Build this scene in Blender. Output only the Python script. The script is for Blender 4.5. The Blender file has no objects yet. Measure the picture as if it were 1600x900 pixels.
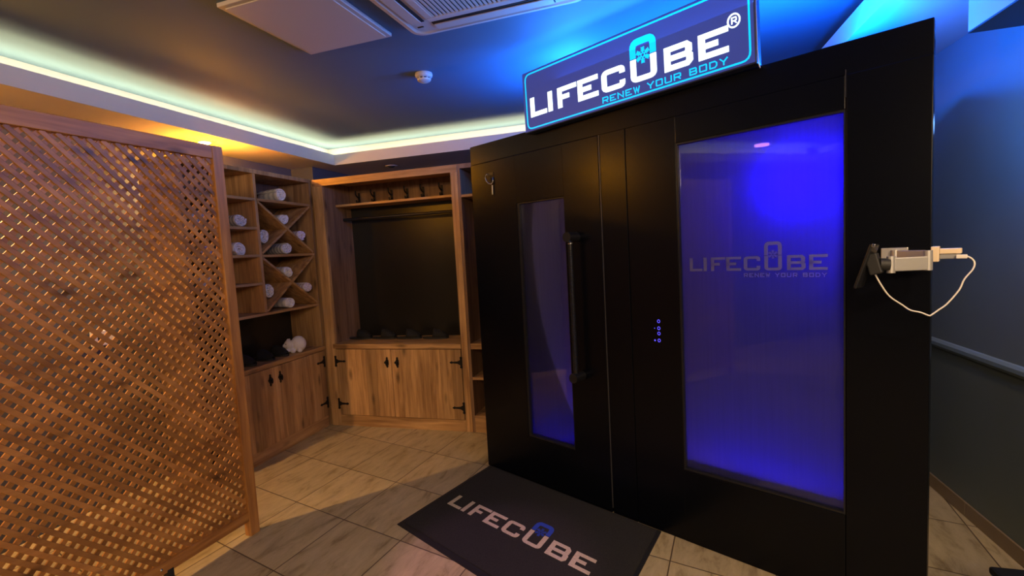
import bpy, bmesh, math, random
from mathutils import Matrix, Vector
random.seed(7)
S = bpy.context.scene
C = S.collection
PI = math.pi

# ---------------------------------------------------------------- camera
cam_d = bpy.data.cameras.new('camera')
cam_d.sensor_width = 36
cam_d.lens = 781.375 / 1600 * 36
cam_d.shift_x = (800 - 790.34) / 1600
cam_d.shift_y = (456.12 - 450) / 1600
cam_d.clip_start = .02
cam = bpy.data.objects.new('camera', cam_d)
C.objects.link(cam)
cam.matrix_world = (Matrix.Translation((0, 0, 1.48)) @ Matrix.Rotation(.2879, 4, 'Z')
                    @ Matrix.Rotation(PI / 2 - .0819, 4, 'X') @ Matrix.Rotation(-.0557, 4, 'Z'))
S.camera = cam

# ---------------------------------------------------------------- world, exposure
w = bpy.data.worlds.new('world'); S.world = w; w.use_nodes = True
w.node_tree.nodes['Background'].inputs[0].default_value = (.5, .55, .7, 1)
w.node_tree.nodes['Background'].inputs[1].default_value = 0.02
S.view_settings.view_transform = 'Standard'
S.view_settings.look = 'None'
S.view_settings.gamma = 1
S.view_settings.use_curve_mapping = False
S.view_settings.exposure = 0.0

BLUE = (0.01, .20, 1)
WARM = (1, .62, .30)
COVE = (1, .90, .44)


def light(name, kind, loc, energy, col, size=.1, size_y=None, target=None, parent=None, spot=None, spread=None):
    l = bpy.data.lights.new(name, kind)
    l.energy = energy; l.color = col
    if kind == 'AREA':
        l.size = size
        if size_y: l.shape = 'RECTANGLE'; l.size_y = size_y
        if spread: l.spread = spread
    else:
        l.shadow_soft_size = size
    if spot: l.spot_size = spot; l.spot_blend = .6
    o = bpy.data.objects.new(name, l); C.objects.link(o)
    o.location = loc
    if target is not None:
        o.rotation_euler = (Vector(target) - Vector(loc)).to_track_quat('-Z', 'Y').to_euler()
    if parent: o.parent = parent
    return o


CA = -.4997
CORG = Vector((-1.1366, 3.1865, 0))
CU = Vector((math.cos(CA), math.sin(CA), 0)); CN = Vector((-math.sin(CA), math.cos(CA), 0))


def cab(s, n, z): return CORG + CU * s + CN * n + Vector((0, 0, z))


def strip(name, loc, energy, col, length, along, face, width=.03):
    """thin LED strip: runs along `along`, shines towards `face`"""
    o = light(name, 'AREA', loc, energy, col, width, length)
    z = -Vector(face).normalized(); y = Vector(along).normalized(); x = y.cross(z).normalized(); y = z.cross(x)
    m = Matrix((x, y, z)).transposed().to_4x4(); m.translation = Vector(loc)
    o.matrix_world = m
    return o


# cove strips lying on the soffit ledge
strip('cove_light_left', (-3.07, 1.3, 2.462), 28, COVE, 6.2, (0, 1, 0), (.80, 0, .60))
strip('cove_light_back', (-1.15, 4.43, 2.462), 17, COVE, 3.8, (1, 0, 0), (0, -.80, .60))
# blue wash from the roof of the chamber
for s_, e_ in ((.5, 12), (1.2, 14), (1.9, 24)):
    light('roof_wash_light', 'AREA', cab(s_, .35, 2.20), e_, BLUE, .5, .06, cab(s_ - .1, .1, 3))
light('roof_glow_light', 'POINT', cab(.7, .22, 2.40), 24, (.02, .24, 1), .04)
light('roof_side_wash_light', 'POINT', cab(1.98, .52, 2.26), 34, (.0, .12, 1), .05)
light('side_wall_fill_light', 'POINT', cab(2.32, .50, 1.9), 5, (.14, .36, 1), .05)  # added blue fill that lifts the right wall; no fixture here
# warm room light from the part of the room behind the camera
light('room_fill_light', 'AREA', (.1, -1.75, 2.56), 120, (1, .72, .44), 1.2, .8, (-2.2, 2.6, .2))
light('room_fill_light', 'AREA', (1.1, -.7, 2.36), 40, (1, .68, .42), .5, .8, (-2.6, 2.4, .8))  # added fill to brighten the left cabinet, no known lamp here
light('room_side_spot_light', 'SPOT', (1.15, .75, 2.38), 75, (1, .70, .38), .04, None, (1.22, 2.3, .2), spot=1.35)
light('room_pink_spot_light', 'SPOT', (-.9, 1.2, 2.56), 70, (1, .45, .85), .02, None, (-.78, 2.12, 0), spot=.42)


# ---------------------------------------------------------------- materials
def mat(name):
    m = bpy.data.materials.new(name); m.use_nodes = True
    nt = m.node_tree
    for n in list(nt.nodes): nt.nodes.remove(n)
    out = nt.nodes.new('ShaderNodeOutputMaterial')
    return m, nt, out


def N(nt, t, **kw):
    n = nt.nodes.new(t)
    for k, v in kw.items():
        if k.startswith('i_'):
            n.inputs[int(k[2:])].default_value = v
        else:
            setattr(n, k, v)
    return n


def plain(name, col, rough=.6, metal=0, spec=.5, noise=.0, nscale=6, bump=0, emit=None, estr=1, coat=0):
    m, nt, out = mat(name)
    b = N(nt, 'ShaderNodeBsdfPrincipled')
    b.inputs['Base Color'].default_value = (*col, 1)
    b.inputs['Roughness'].default_value = rough
    b.inputs['Metallic'].default_value = metal
    b.inputs['Specular IOR Level'].default_value = spec
    b.inputs['Coat Weight'].default_value = coat
    b.inputs['Coat Roughness'].default_value = .08
    if emit:
        b.inputs['Emission Color'].default_value = (*emit, 1)
        b.inputs['Emission Strength'].default_value = estr
    tc = N(nt, 'ShaderNodeTexCoord')
    nz = N(nt, 'ShaderNodeTexNoise'); nz.inputs['Scale'].default_value = nscale; nz.inputs['Detail'].default_value = 5
    nt.links.new(tc.outputs['Object'], nz.inputs['Vector'])
    if noise:
        r = N(nt, 'ShaderNodeMapRange')
        r.inputs['To Min'].default_value = 1 - noise; r.inputs['To Max'].default_value = 1 + noise
        nt.links.new(nz.outputs['Fac'], r.inputs['Value'])
        v = N(nt, 'ShaderNodeVectorMath', operation='SCALE')
        v.inputs[0].default_value = col
        nt.links.new(r.outputs[0], v.inputs['Scale'])
        nt.links.new(v.outputs[0], b.inputs['Base Color'])
    if bump:
        bp = N(nt, 'ShaderNodeBump'); bp.inputs['Strength'].default_value = bump; bp.inputs['Distance'].default_value = .004
        nt.links.new(nz.outputs['Fac'], bp.inputs['Height'])
        nt.links.new(bp.outputs[0], b.inputs['Normal'])
    nt.links.new(b.outputs[0], out.inputs[0])
    return m


def wood(name, dark, light_, grain=2, plank=None, pw=.09, rough=.5, seed=0., gscale=1.0, contrast=1.2):
    """grain: axis index the fibres run along; plank: axis index across planks or None"""
    m, nt, out = mat(name); L = nt.links.new
    tc = N(nt, 'ShaderNodeTexCoord')
    mp = N(nt, 'ShaderNodeMapping')
    sc = [26 * gscale] * 3; sc[grain] = 1.6 * gscale
    mp.inputs['Scale'].default_value = sc
    mp.inputs['Location'].default_value = (seed, seed * 1.7, seed * .6)
    L(tc.outputs['Object'], mp.inputs['Vector'])
    sep = N(nt, 'ShaderNodeSeparateXYZ'); L(tc.outputs['Object'], sep.inputs[0])
    vec = mp.outputs[0]; tone = None
    if plank is not None:
        dv = N(nt, 'ShaderNodeMath', operation='DIVIDE'); dv.inputs[1].default_value = pw
        L(sep.outputs[plank], dv.inputs[0])
        fl = N(nt, 'ShaderNodeMath', operation='FLOOR'); L(dv.outputs[0], fl.inputs[0])
        wn = N(nt, 'ShaderNodeTexWhiteNoise', noise_dimensions='1D'); L(fl.outputs[0], wn.inputs['W'])
        ad = N(nt, 'ShaderNodeVectorMath', operation='MULTIPLY_ADD')
        L(wn.outputs['Color'], ad.inputs[0]); ad.inputs[1].default_value = (30, 30, 30); L(mp.outputs[0], ad.inputs[2])
        vec = ad.outputs[0]; tone = wn.outputs['Value']
    nz = N(nt, 'ShaderNodeTexNoise'); nz.inputs['Scale'].default_value = 1; nz.inputs['Detail'].default_value = 7
    nz.inputs['Roughness'].default_value = .62; nz.inputs['Distortion'].default_value = .5
    L(vec, nz.inputs['Vector'])
    # broad cathedral figure and knots
    mp2 = N(nt, 'ShaderNodeMapping'); s2 = [6.] * 3; s2[grain] = 1.4
    mp2.inputs['Scale'].default_value = s2
    L(tc.outputs['Object'], mp2.inputs['Vector'])
    n2 = N(nt, 'ShaderNodeTexNoise'); n2.inputs['Scale'].default_value = 1.2; n2.inputs['Detail'].default_value = 3
    L(mp2.outputs[0], n2.inputs['Vector'])
    mx = N(nt, 'ShaderNodeMath', operation='MULTIPLY_ADD'); L(n2.outputs['Fac'], mx.inputs[0]); mx.inputs[1].default_value = .45
    L(nz.outputs['Fac'], mx.inputs[2])
    mr = N(nt, 'ShaderNodeMapRange')
    mr.inputs['From Min'].default_value = .72 - .26 / contrast; mr.inputs['From Max'].default_value = .72 + .26 / contrast
    L(mx.outputs[0], mr.inputs['Value'])
    cr = N(nt, 'ShaderNodeMix', data_type='RGBA')
    cr.inputs[6].default_value = (*dark, 1); cr.inputs[7].default_value = (*light_, 1)
    L(mr.outputs[0], cr.inputs[0])
    col = cr.outputs[2]
    # knots
    mk = N(nt, 'ShaderNodeMapping'); s3 = [9.] * 3; s3[grain] = 3.2
    mk.inputs['Scale'].default_value = s3
    L(tc.outputs['Object'], mk.inputs['Vector'])
    vo = N(nt, 'ShaderNodeTexVoronoi'); vo.inputs['Scale'].default_value = 1.0; L(mk.outputs[0], vo.inputs['Vector'])
    kr = N(nt, 'ShaderNodeMapRange'); kr.inputs['From Min'].default_value = .05; kr.inputs['From Max'].default_value = .22
    kr.inputs['To Min'].default_value = .35; kr.inputs['To Max'].default_value = 1
    L(vo.outputs['Distance'], kr.inputs['Value'])
    v = N(nt, 'ShaderNodeVectorMath', operation='SCALE'); L(col, v.inputs[0]); L(kr.outputs[0], v.inputs['Scale']); col = v.outputs[0]
    if tone is not None:
        tr = N(nt, 'ShaderNodeMapRange'); tr.inputs['To Min'].default_value = .68; tr.inputs['To Max'].default_value = 1.22
        L(tone, tr.inputs['Value'])
        v = N(nt, 'ShaderNodeVectorMath', operation='SCALE'); L(col, v.inputs[0]); L(tr.outputs[0], v.inputs['Scale']); col = v.outputs[0]
        # plank joint line
        fr = N(nt, 'ShaderNodeMath', operation='FRACT'); L(dv.outputs[0], fr.inputs[0])
        lt = N(nt, 'ShaderNodeMapRange'); lt.inputs['From Min'].default_value = .0; lt.inputs['From Max'].default_value = .03
        lt.inputs['To Min'].default_value = .6; lt.inputs['To Max'].default_value = 1
        L(fr.outputs[0], lt.inputs['Value'])
        v = N(nt, 'ShaderNodeVectorMath', operation='SCALE'); L(col, v.inputs[0]); L(lt.outputs[0], v.inputs['Scale']); col = v.outputs[0]
    b = N(nt, 'ShaderNodeBsdfPrincipled'); b.inputs['Roughness'].default_value = rough
    L(col, b.inputs['Base Color'])
    bp = N(nt, 'ShaderNodeBump'); bp.inputs['Strength'].default_value = .15; bp.inputs['Distance'].default_value = .002
    L(nz.outputs['Fac'], bp.inputs['Height']); L(bp.outputs[0], b.inputs['Normal'])
    L(b.outputs[0], out.inputs[0])
    return m


CABD, CABL = (.22, .105, .038), (.64, .38, .165)
M = {}
M['cabA_v'] = wood('rustic_oak_upright', CABD, CABL, 2, 1, .10)
M['cabA_h'] = wood('rustic_oak_rail', CABD, CABL, 1, None, seed=3)
M['cabB_v'] = wood('rustic_oak_planks', CABD, CABL, 2, 0, .10, seed=5)
M['cabB_h'] = wood('rustic_oak_board', CABD, CABL, 0, None, seed=8)
M['cab_dk'] = wood('rustic_oak_back_shade', (.09, .045, .025), (.24, .14, .08), 2, 1, .12, seed=9)  # dark stained oak with the recess shade put into its colour
M['cab_d'] = wood('rustic_oak_inner_shade', (.12, .06, .032), (.34, .20, .115), 2, None, seed=2)  # shade inside the cabinets put into a darker oak colour
LD, LL = (.25, .090, .022), (.64, .29, .08)
M['lat_v'] = wood('pine_post', LD, LL, 2, None, seed=1, rough=.42)
M['lat_h'] = wood('pine_rail', LD, LL, 1, None, seed=6, rough=.42)
M['lat'] = wood('pine_slat', LD, LL, 1, None, seed=4, rough=.45, gscale=.7, contrast=.9)


def slat_mat(name, sign, off):
    m = wood(name, LD, LL, 1, None, seed=4, rough=.40, gscale=.6, contrast=.9)
    nt = m.node_tree; L = nt.links.new
    b = [n for n in nt.nodes if n.type == 'BSDF_PRINCIPLED'][0]
    src = b.inputs['Base Color'].links[0].from_socket
    tc = N(nt, 'ShaderNodeTexCoord'); sp = N(nt, 'ShaderNodeSeparateXYZ'); L(tc.outputs['Object'], sp.inputs[0])
    a = N(nt, 'ShaderNodeMath', operation='MULTIPLY_ADD'); L(sp.outputs[2], a.inputs[0]); a.inputs[1].default_value = sign; L(sp.outputs[1], a.inputs[2])
    d = N(nt, 'ShaderNodeMath', operation='MULTIPLY_ADD'); L(a.outputs[0], d.inputs[0]); d.inputs[1].default_value = 1 / .0535; d.inputs[2].default_value = off
    f = N(nt, 'ShaderNodeMath', operation='FLOOR'); L(d.outputs[0], f.inputs[0])
    w_ = N(nt, 'ShaderNodeTexWhiteNoise', noise_dimensions='1D'); L(f.outputs[0], w_.inputs['W'])
    r = N(nt, 'ShaderNodeMapRange'); r.inputs['To Min'].default_value = .62; r.inputs['To Max'].default_value = 1.2; L(w_.outputs['Value'], r.inputs['Value'])
    v = N(nt, 'ShaderNodeVectorMath', operation='SCALE'); L(src, v.inputs[0]); L(r.outputs[0], v.inputs['Scale'])
    L(v.outputs[0], b.inputs['Base Color'])
    return m


_c0 = (-2.05 + .060 - .004) + (.088 + .048) + .01
_c1 = (-.060 + .004) - (.088 + .048)
M['latf'] = slat_mat('pine_slat_front', 1, .5 - _c0 / .0535)
M['latb'] = slat_mat('pine_slat_back', -1, .5 - _c1 / .0535)
M['ceil'] = plain('ceiling_paint', (.105, .17, .27), .75, noise=.05, nscale=3)
M['soffit'] = plain('soffit_paint', (.62, .60, .60), .7, noise=.03)
M['wall'] = plain('wall_paint_dark_grey', (.21, .255, .275), .6, noise=.12, nscale=2.5, bump=.15)
M['walllo'] = plain('wall_paint_lower', (.17, .20, .18), .55, noise=.12, nscale=2.5, bump=.15)
M['wallL'] = plain('wall_paint_left', (.085, .095, .125), .7, noise=.08)
M['rail'] = plain('chair_rail_paint', (.24, .32, .36), .45)
M['basetile'] = plain('baseboard_tile', (.28, .20, .12), .4, noise=.15, nscale=9)
M['white'] = plain('white_plastic', (.62, .58, .58), .45)
M['whited'] = plain('grey_plastic', (.30, .30, .31), .5)
M['slotdark'] = plain('dark_slot', (.03, .03, .035), .6)
M['blk'] = plain('black_laminate', (.0018, .0024, .0050), .27, noise=.1, nscale=30, spec=.22)
M['blkgloss'] = plain('black_gloss_panel', (.012, .011, .010), .28, spec=.5)
M['blkmetal'] = plain('black_metal', (.02, .02, .022), .32, metal=.3)
M['iron'] = plain('wrought_iron', (.012, .011, .011), .5, metal=.4, bump=.4, nscale=60)
M['chrome'] = plain('chrome', (.7, .7, .72), .18, metal=1)
M['alu'] = plain('brushed_aluminium', (.62, .60, .57), .38, metal=.7)
M['rubber'] = plain('black_rubber', (.015, .015, .016), .6)
M['cream'] = plain('cream_plastic', (.85, .68, .45), .4)
M['cable'] = plain('white_cable', (.85, .80, .72), .5)
M['plush'] = plain('white_plush', (.75, .70, .72), .9, noise=.1, nscale=40, bump=.6)
M['slipper'] = plain('black_felt', (.008, .008, .009), .9, bump=.3, nscale=50)
M['downlight'] = plain('downlight_glow', (1, .8, .5), .5, emit=(1, .72, .36), estr=22)
M['ring'] = plain('downlight_ring', (.8, .75, .68), .4)
M['led'] = plain('led_glow', (.8, .5, 1), .5, emit=(1, .35, .75), estr=3.0)
M['ledblue'] = plain('led_blue_glow', (.1, .1, 1), .5, emit=(.10, .08, 1), estr=1.0)
M['signface'] = plain('sign_face', (.03, .035, .10), .35, emit=(.028, .042, .21), estr=1.0)
M['signside'] = plain('sign_side', (.02, .03, .06), .4)
M['signwhite'] = plain('sign_white_letters', (.9, .9, .9), .4, emit=(.78, 1, .95), estr=1.25)
M['signcyan'] = plain('sign_cyan_letters', (0, .5, .9), .4, emit=(.0, .58, .95), estr=1.0)
M['matwhite'] = plain('mat_light_print', (.60, .50, .36), .95, noise=.35, nscale=120)
M['matblue'] = plain('mat_blue_print', (.02, .06, .42), .95, noise=.25, nscale=120)
M['filmfaint'] = None


def carpet():
    m, nt, out = mat('mat_carpet'); L = nt.links.new
    tc = N(nt, 'ShaderNodeTexCoord')
    nz = N(nt, 'ShaderNodeTexNoise'); nz.inputs['Scale'].default_value = 160; nz.inputs['Detail'].default_value = 3
    L(tc.outputs['Object'], nz.inputs['Vector'])
    cr = N(nt, 'ShaderNodeMix', data_type='RGBA')
    cr.inputs[6].default_value = (.006, .006, .006, 1); cr.inputs[7].default_value = (.034, .031, .027, 1)
    L(nz.outputs['Fac'], cr.inputs[0])
    b = N(nt, 'ShaderNodeBsdfPrincipled'); b.inputs['Roughness'].default_value = .95; L(cr.outputs[2], b.inputs['Base Color'])
    bp = N(nt, 'ShaderNodeBump'); bp.inputs['Strength'].default_value = .6; bp.inputs['Distance'].default_value = .004
    L(nz.outputs['Fac'], bp.inputs['Height']); L(bp.outputs[0], b.inputs['Normal'])
    L(b.outputs[0], out.inputs[0]); return m


M['carpet'] = carpet()


def floor_mat():
    m, nt, out = mat('beige_stone_tile'); L = nt.links.new
    g = N(nt, 'ShaderNodeNewGeometry'); sp = N(nt, 'ShaderNodeSeparateXYZ'); L(g.outputs['Position'], sp.inputs[0])
    a = (.426, -.128); bb = (.0685, .480); o = (-2.162, 2.482)
    det = a[0] * bb[1] - a[1] * bb[0]

    def lin(cx, cy, c0):
        m1 = N(nt, 'ShaderNodeMath', operation='MULTIPLY_ADD'); L(sp.outputs[0], m1.inputs[0]); m1.inputs[1].default_value = cx; m1.inputs[2].default_value = c0
        m2 = N(nt, 'ShaderNodeMath', operation='MULTIPLY_ADD'); L(sp.outputs[1], m2.inputs[0]); m2.inputs[1].default_value = cy; L(m1.outputs[0], m2.inputs[2])
        return m2.outputs[0]
    u = lin(bb[1] / det, -bb[0] / det, -(bb[1] * o[0] - bb[0] * o[1]) / det)
    v = lin(-a[1] / det, a[0] / det, -(-a[1] * o[0] + a[0] * o[1]) / det)

    def edge(x):
        f = N(nt, 'ShaderNodeMath', operation='FRACT'); L(x, f.inputs[0])
        s = N(nt, 'ShaderNodeMath', operation='SUBTRACT'); L(f.outputs[0], s.inputs[0]); s.inputs[1].default_value = .5
        ab = N(nt, 'ShaderNodeMath', operation='ABSOLUTE'); L(s.outputs[0], ab.inputs[0]); return ab.outputs[0]
    mx = N(nt, 'ShaderNodeMath', operation='MAXIMUM'); L(edge(u), mx.inputs[0]); L(edge(v), mx.inputs[1])
    gm = N(nt, 'ShaderNodeMapRange'); gm.inputs['From Min'].default_value = .491; gm.inputs['From Max'].default_value = .4965
    L(mx.outputs[0], gm.inputs['Value'])
    fu = N(nt, 'ShaderNodeMath', operation='FLOOR'); L(u, fu.inputs[0]); fv = N(nt, 'ShaderNodeMath', operation='FLOOR'); L(v, fv.inputs[0])
    cb = N(nt, 'ShaderNodeCombineXYZ'); L(fu.outputs[0], cb.inputs[0]); L(fv.outputs[0], cb.inputs[1])
    wn = N(nt, 'ShaderNodeTexWhiteNoise', noise_dimensions='2D'); L(cb.outputs[0], wn.inputs['Vector'])
    uv = N(nt, 'ShaderNodeCombineXYZ'); L(u, uv.inputs[0]); L(v, uv.inputs[1])
    sc = N(nt, 'ShaderNodeMapping'); sc.inputs['Scale'].default_value = (6.5, 2.1, 1); sc.inputs['Rotation'].default_value = (0, 0, -.25); L(uv.outputs[0], sc.inputs['Vector'])
    of = N(nt, 'ShaderNodeVectorMath', operation='MULTIPLY_ADD'); L(wn.outputs['Color'], of.inputs[0]); of.inputs[1].default_value = (20, 20, 0); L(sc.outputs[0], of.inputs[2])
    nz = N(nt, 'ShaderNodeTexNoise'); nz.inputs['Scale'].default_value = 1; nz.inputs['Detail'].default_value = 9; nz.inputs['Roughness'].default_value = .68
    nz.inputs['Distortion'].default_value = .4
    L(of.outputs[0], nz.inputs['Vector'])
    cr = N(nt, 'ShaderNodeValToRGB'); L(nz.outputs['Fac'], cr.inputs[0])
    e = cr.color_ramp; e.elements[0].position = .30; e.elements[0].color = (.25, .18, .085, 1)
    e.elements[1].position = .66; e.elements[1].color = (.58, .46, .255, 1)
    x = e.elements.new(.46); x.color = (.47, .37, .20, 1)
    tr = N(nt, 'ShaderNodeMapRange'); tr.inputs['To Min'].default_value = .88; tr.inputs['To Max'].default_value = 1.1; L(wn.outputs['Value'], tr.inputs['Value'])
    vs = N(nt, 'ShaderNodeVectorMath', operation='SCALE'); L(cr.outputs[0], vs.inputs[0]); L(tr.outputs[0], vs.inputs['Scale'])
    mxc = N(nt, 'ShaderNodeMix', data_type='RGBA'); L(gm.outputs[0], mxc.inputs[0]); L(vs.outputs[0], mxc.inputs[6]); mxc.inputs[7].default_value = (.10, .065, .04, 1)
    b = N(nt, 'ShaderNodeBsdfPrincipled'); b.inputs['Roughness'].default_value = .42; b.inputs['Specular IOR Level'].default_value = .35
    L(mxc.outputs[2], b.inputs['Base Color'])
    bp = N(nt, 'ShaderNodeBump'); bp.invert = True; bp.inputs['Strength'].default_value = .4; bp.inputs['Distance'].default_value = .003
    L(gm.outputs[0], bp.inputs['Height']); L(bp.outputs[0], b.inputs['Normal'])
    L(b.outputs[0], out.inputs[0]); return m


M['floor'] = floor_mat()


def glass_mat(name, trans, frost, frostcol, streak=True):
    """frosted, fogged glass: part clear, part light-scattering, with a mirror sheen"""
    m, nt, out = mat(name); L = nt.links.new
    t = N(nt, 'ShaderNodeBsdfTransparent'); t.inputs[0].default_value = (*trans, 1)
    tl = N(nt, 'ShaderNodeBsdfTranslucent'); tl.inputs[0].default_value = (*frostcol, 1)
    mx = N(nt, 'ShaderNodeMixShader')
    tc = N(nt, 'ShaderNodeTexCoord')
    mp = N(nt, 'ShaderNodeMapping'); mp.inputs['Scale'].default_value = (70, 1, 2.0); L(tc.outputs['Object'], mp.inputs['Vector'])
    nz = N(nt, 'ShaderNodeTexNoise'); nz.inputs['Scale'].default_value = 1; nz.inputs['Detail'].default_value = 4; L(mp.outputs[0], nz.inputs['Vector'])
    mr = N(nt, 'ShaderNodeMapRange'); mr.inputs['To Min'].default_value = frost - .04; mr.inputs['To Max'].default_value = frost + .04
    L(nz.outputs['Fac'], mr.inputs['Value']); L(mr.outputs[0], mx.inputs[0])
    L(t.outputs[0], mx.inputs[1]); L(tl.outputs[0], mx.inputs[2])
    gl = N(nt, 'ShaderNodeBsdfGlossy'); gl.inputs['Roughness'].default_value = .03
    fr = N(nt, 'ShaderNodeFresnel'); fr.inputs[0].default_value = 1.5
    m2 = N(nt, 'ShaderNodeMixShader'); L(fr.outputs[0], m2.inputs[0]); L(mx.outputs[0], m2.inputs[1]); L(gl.outputs[0], m2.inputs[2])
    L(m2.outputs[0], out.inputs[0]); return m


M['glass'] = glass_mat('frosted_window_glass', (.7, .7, .75), .32, (.62, .62, .7))
M['film'] = glass_mat('frosted_lettering_film', (.9, .9, .95), .85, (.8, .8, 1))


def towel_mat(i, c1, c2, f):
    m, nt, out = mat('striped_towel_%d' % i); L = nt.links.new
    tc = N(nt, 'ShaderNodeTexCoord')
    sp = N(nt, 'ShaderNodeSeparateXYZ'); L(tc.outputs['UV'], sp.inputs[0])
    ml = N(nt, 'ShaderNodeMath', operation='MULTIPLY'); L(sp.outputs[0], ml.inputs[0]); ml.inputs[1].default_value = f
    sn = N(nt, 'ShaderNodeMath', operation='SINE'); L(ml.outputs[0], sn.inputs[0])
    st = N(nt, 'ShaderNodeMapRange'); st.inputs['From Min'].default_value = .1; st.inputs['From Max'].default_value = .5; L(sn.outputs[0], st.inputs['Value'])
    cr = N(nt, 'ShaderNodeMix', data_type='RGBA'); cr.inputs[6].default_value = (*c1, 1); cr.inputs[7].default_value = (*c2, 1); L(st.outputs[0], cr.inputs[0])
    nz = N(nt, 'ShaderNodeTexNoise'); nz.inputs['Scale'].default_value = 90; L(tc.outputs['Object'], nz.inputs['Vector'])
    b = N(nt, 'ShaderNodeBsdfPrincipled'); b.inputs['Roughness'].default_value = .95; L(cr.outputs[2], b.inputs['Base Color'])
    bp = N(nt, 'ShaderNodeBump'); bp.inputs['Strength'].default_value = .6; bp.inputs['Distance'].default_value = .004
    L(nz.outputs['Fac'], bp.inputs['Height']); L(bp.outputs[0], b.inputs['Normal'])
    L(b.outputs[0], out.inputs[0]); return m


# ---------------------------------------------------------------- mesh helpers
def box(bm, lo, hi, bev=0, mtx=None):
    r = bmesh.ops.create_cube(bm, size=1)
    vs = r['verts']
    for v in vs:
        v.co = Vector([lo[k] + (v.co[k] + .5) * (hi[k] - lo[k]) for k in range(3)])
    if bev:
        es = list({e for v in vs for e in v.link_edges})
        rb = bmesh.ops.bevel(bm, geom=es, offset=bev, segments=2, profile=.5, affect='EDGES')
        vs = list({v for f in rb['faces'] for v in f.verts} | {v for v in vs if v.is_valid})
    if mtx is not None:
        bmesh.ops.transform(bm, matrix=mtx, verts=[v for v in vs if v.is_valid])
    return vs


def cyl(bm, p0, p1, r, seg=16, r2=None):
    p0, p1 = Vector(p0), Vector(p1); dv = p1 - p0
    q = dv.to_track_quat('Z', 'Y').to_matrix().to_4x4()
    bmesh.ops.create_cone(bm, cap_ends=True, segments=seg, radius1=r, radius2=r if r2 is None else r2, depth=dv.length,
                          matrix=Matrix.Translation((p0 + p1) / 2) @ q)


def tube(bm, pts, r, seg=8, closed=False):
    pts = [Vector(p) for p in pts]; rings = []; up = Vector((.123, .35, .93))
    n = len(pts)
    for i, p in enumerate(pts):
        a = pts[i - 1] if i or closed else p
        b = pts[(i + 1) % n] if i < n - 1 or closed else p
        t = (b - a).normalized()
        x = t.cross(up).normalized(); y = t.cross(x).normalized()
        rr = r[i] if isinstance(r, (list, tuple)) else r
        rings.append([bm.verts.new(p + x * math.cos(2 * PI * k / seg) * rr + y * math.sin(2 * PI * k / seg) * rr) for k in range(seg)])
    for i in range(n - (0 if closed else 1)):
        A, B = rings[i], rings[(i + 1) % n]
        for k in range(seg):
            bm.faces.new((A[k], A[(k + 1) % seg], B[(k + 1) % seg], B[k]))
    if not closed:
        bm.faces.new(rings[0][::-1]); bm.faces.new(rings[-1])


def lathe(bm, prof, c, seg=32, axis=2):
    """prof: list of (radius, height) about the vertical through c"""
    c = Vector(c); rings = []
    for r, h in prof:
        ring = []
        for k in range(seg):
            a = 2 * PI * k / seg
            p = [r * math.cos(a), r * math.sin(a), h]
            if axis == 1: p = [p[0], p[2], p[1]]
            if axis == 0: p = [p[2], p[0], p[1]]
            ring.append(bm.verts.new(c + Vector(p)))
        rings.append(ring)
    for A, B in zip(rings, rings[1:]):
        for k in range(seg):
            bm.faces.new((A[k], A[(k + 1) % seg], B[(k + 1) % seg], B[k]))
    bm.faces.new(rings[0][::-1]); bm.faces.new(rings[-1])


def prism(bm, pts, fn, t):
    """flat outline pts (2D) -> fn(u, v, w); w runs 0..t"""
    a = [bm.verts.new(fn(u, v, 0)) for u, v in pts]; b = [bm.verts.new(fn(u, v, t)) for u, v in pts]
    n = len(pts)
    bm.faces.new(a); bm.faces.new(b[::-1])
    for i in range(n): bm.faces.new((a[i], b[i], b[(i + 1) % n], a[(i + 1) % n]))


def rounded(pts, rad, closed, seg=4):
    n = len(pts); out = []
    for i, p in enumerate(pts):
        p = Vector(p)
        if not closed and i in (0, n - 1): out.append(p); continue
        a = Vector(pts[i - 1]); b = Vector(pts[(i + 1) % n])
        d1 = a - p; d2 = b - p
        r = min(rad, d1.length * .48, d2.length * .48)
        if r < 1e-5 or rad == 0: out.append(p); continue
        p1 = p + d1.normalized() * r; p2 = p + d2.normalized() * r
        for k in range(seg + 1):
            t = k / seg
            out.append(p1 * (1 - t) ** 2 + p * 2 * t * (1 - t) + p2 * t * t)
    return out


def ribbon(bm, pts, w, fn, t, closed=False, rad=0):
    P = rounded([Vector((p[0], p[1])) for p in pts], rad, closed)
    n = len(P); Lf, Rt = [], []
    for i, p in enumerate(P):
        d1 = (p - P[i - 1]).normalized() if (i or closed) else None
        d2 = (P[(i + 1) % n] - p).normalized() if (i < n - 1 or closed) else None
        if d1 is None: d1 = d2
        if d2 is None: d2 = d1
        n1 = Vector((-d1.y, d1.x)); n2 = Vector((-d2.y, d2.x))
        m_ = (n1 + n2)
        m_ = m_.normalized() if m_.length > .05 else n1
        k = w / 2 / max(.45, m_.dot(n1))
        Lf.append(p + m_ * k); Rt.append(p - m_ * k)
    fa = [[bm.verts.new(fn(q.x, q.y, z)) for q in side] for z in (0, t) for side in (Lf, Rt)]
    A, B, A2, B2 = fa
    m = n if closed else n - 1
    for i in range(m):
        j = (i + 1) % n
        bm.faces.new((A[i], A[j], B[j], B[i])); bm.faces.new((A2[i], B2[i], B2[j], A2[j]))
        bm.faces.new((A[i], A2[i], A2[j], A[j])); bm.faces.new((B[i], B[j], B2[j], B2[i]))
    if not closed:
        bm.faces.new((A[0], B[0], B2[0], A2[0])); bm.faces.new((A[-1], A2[-1], B2[-1], B[-1]))


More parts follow.
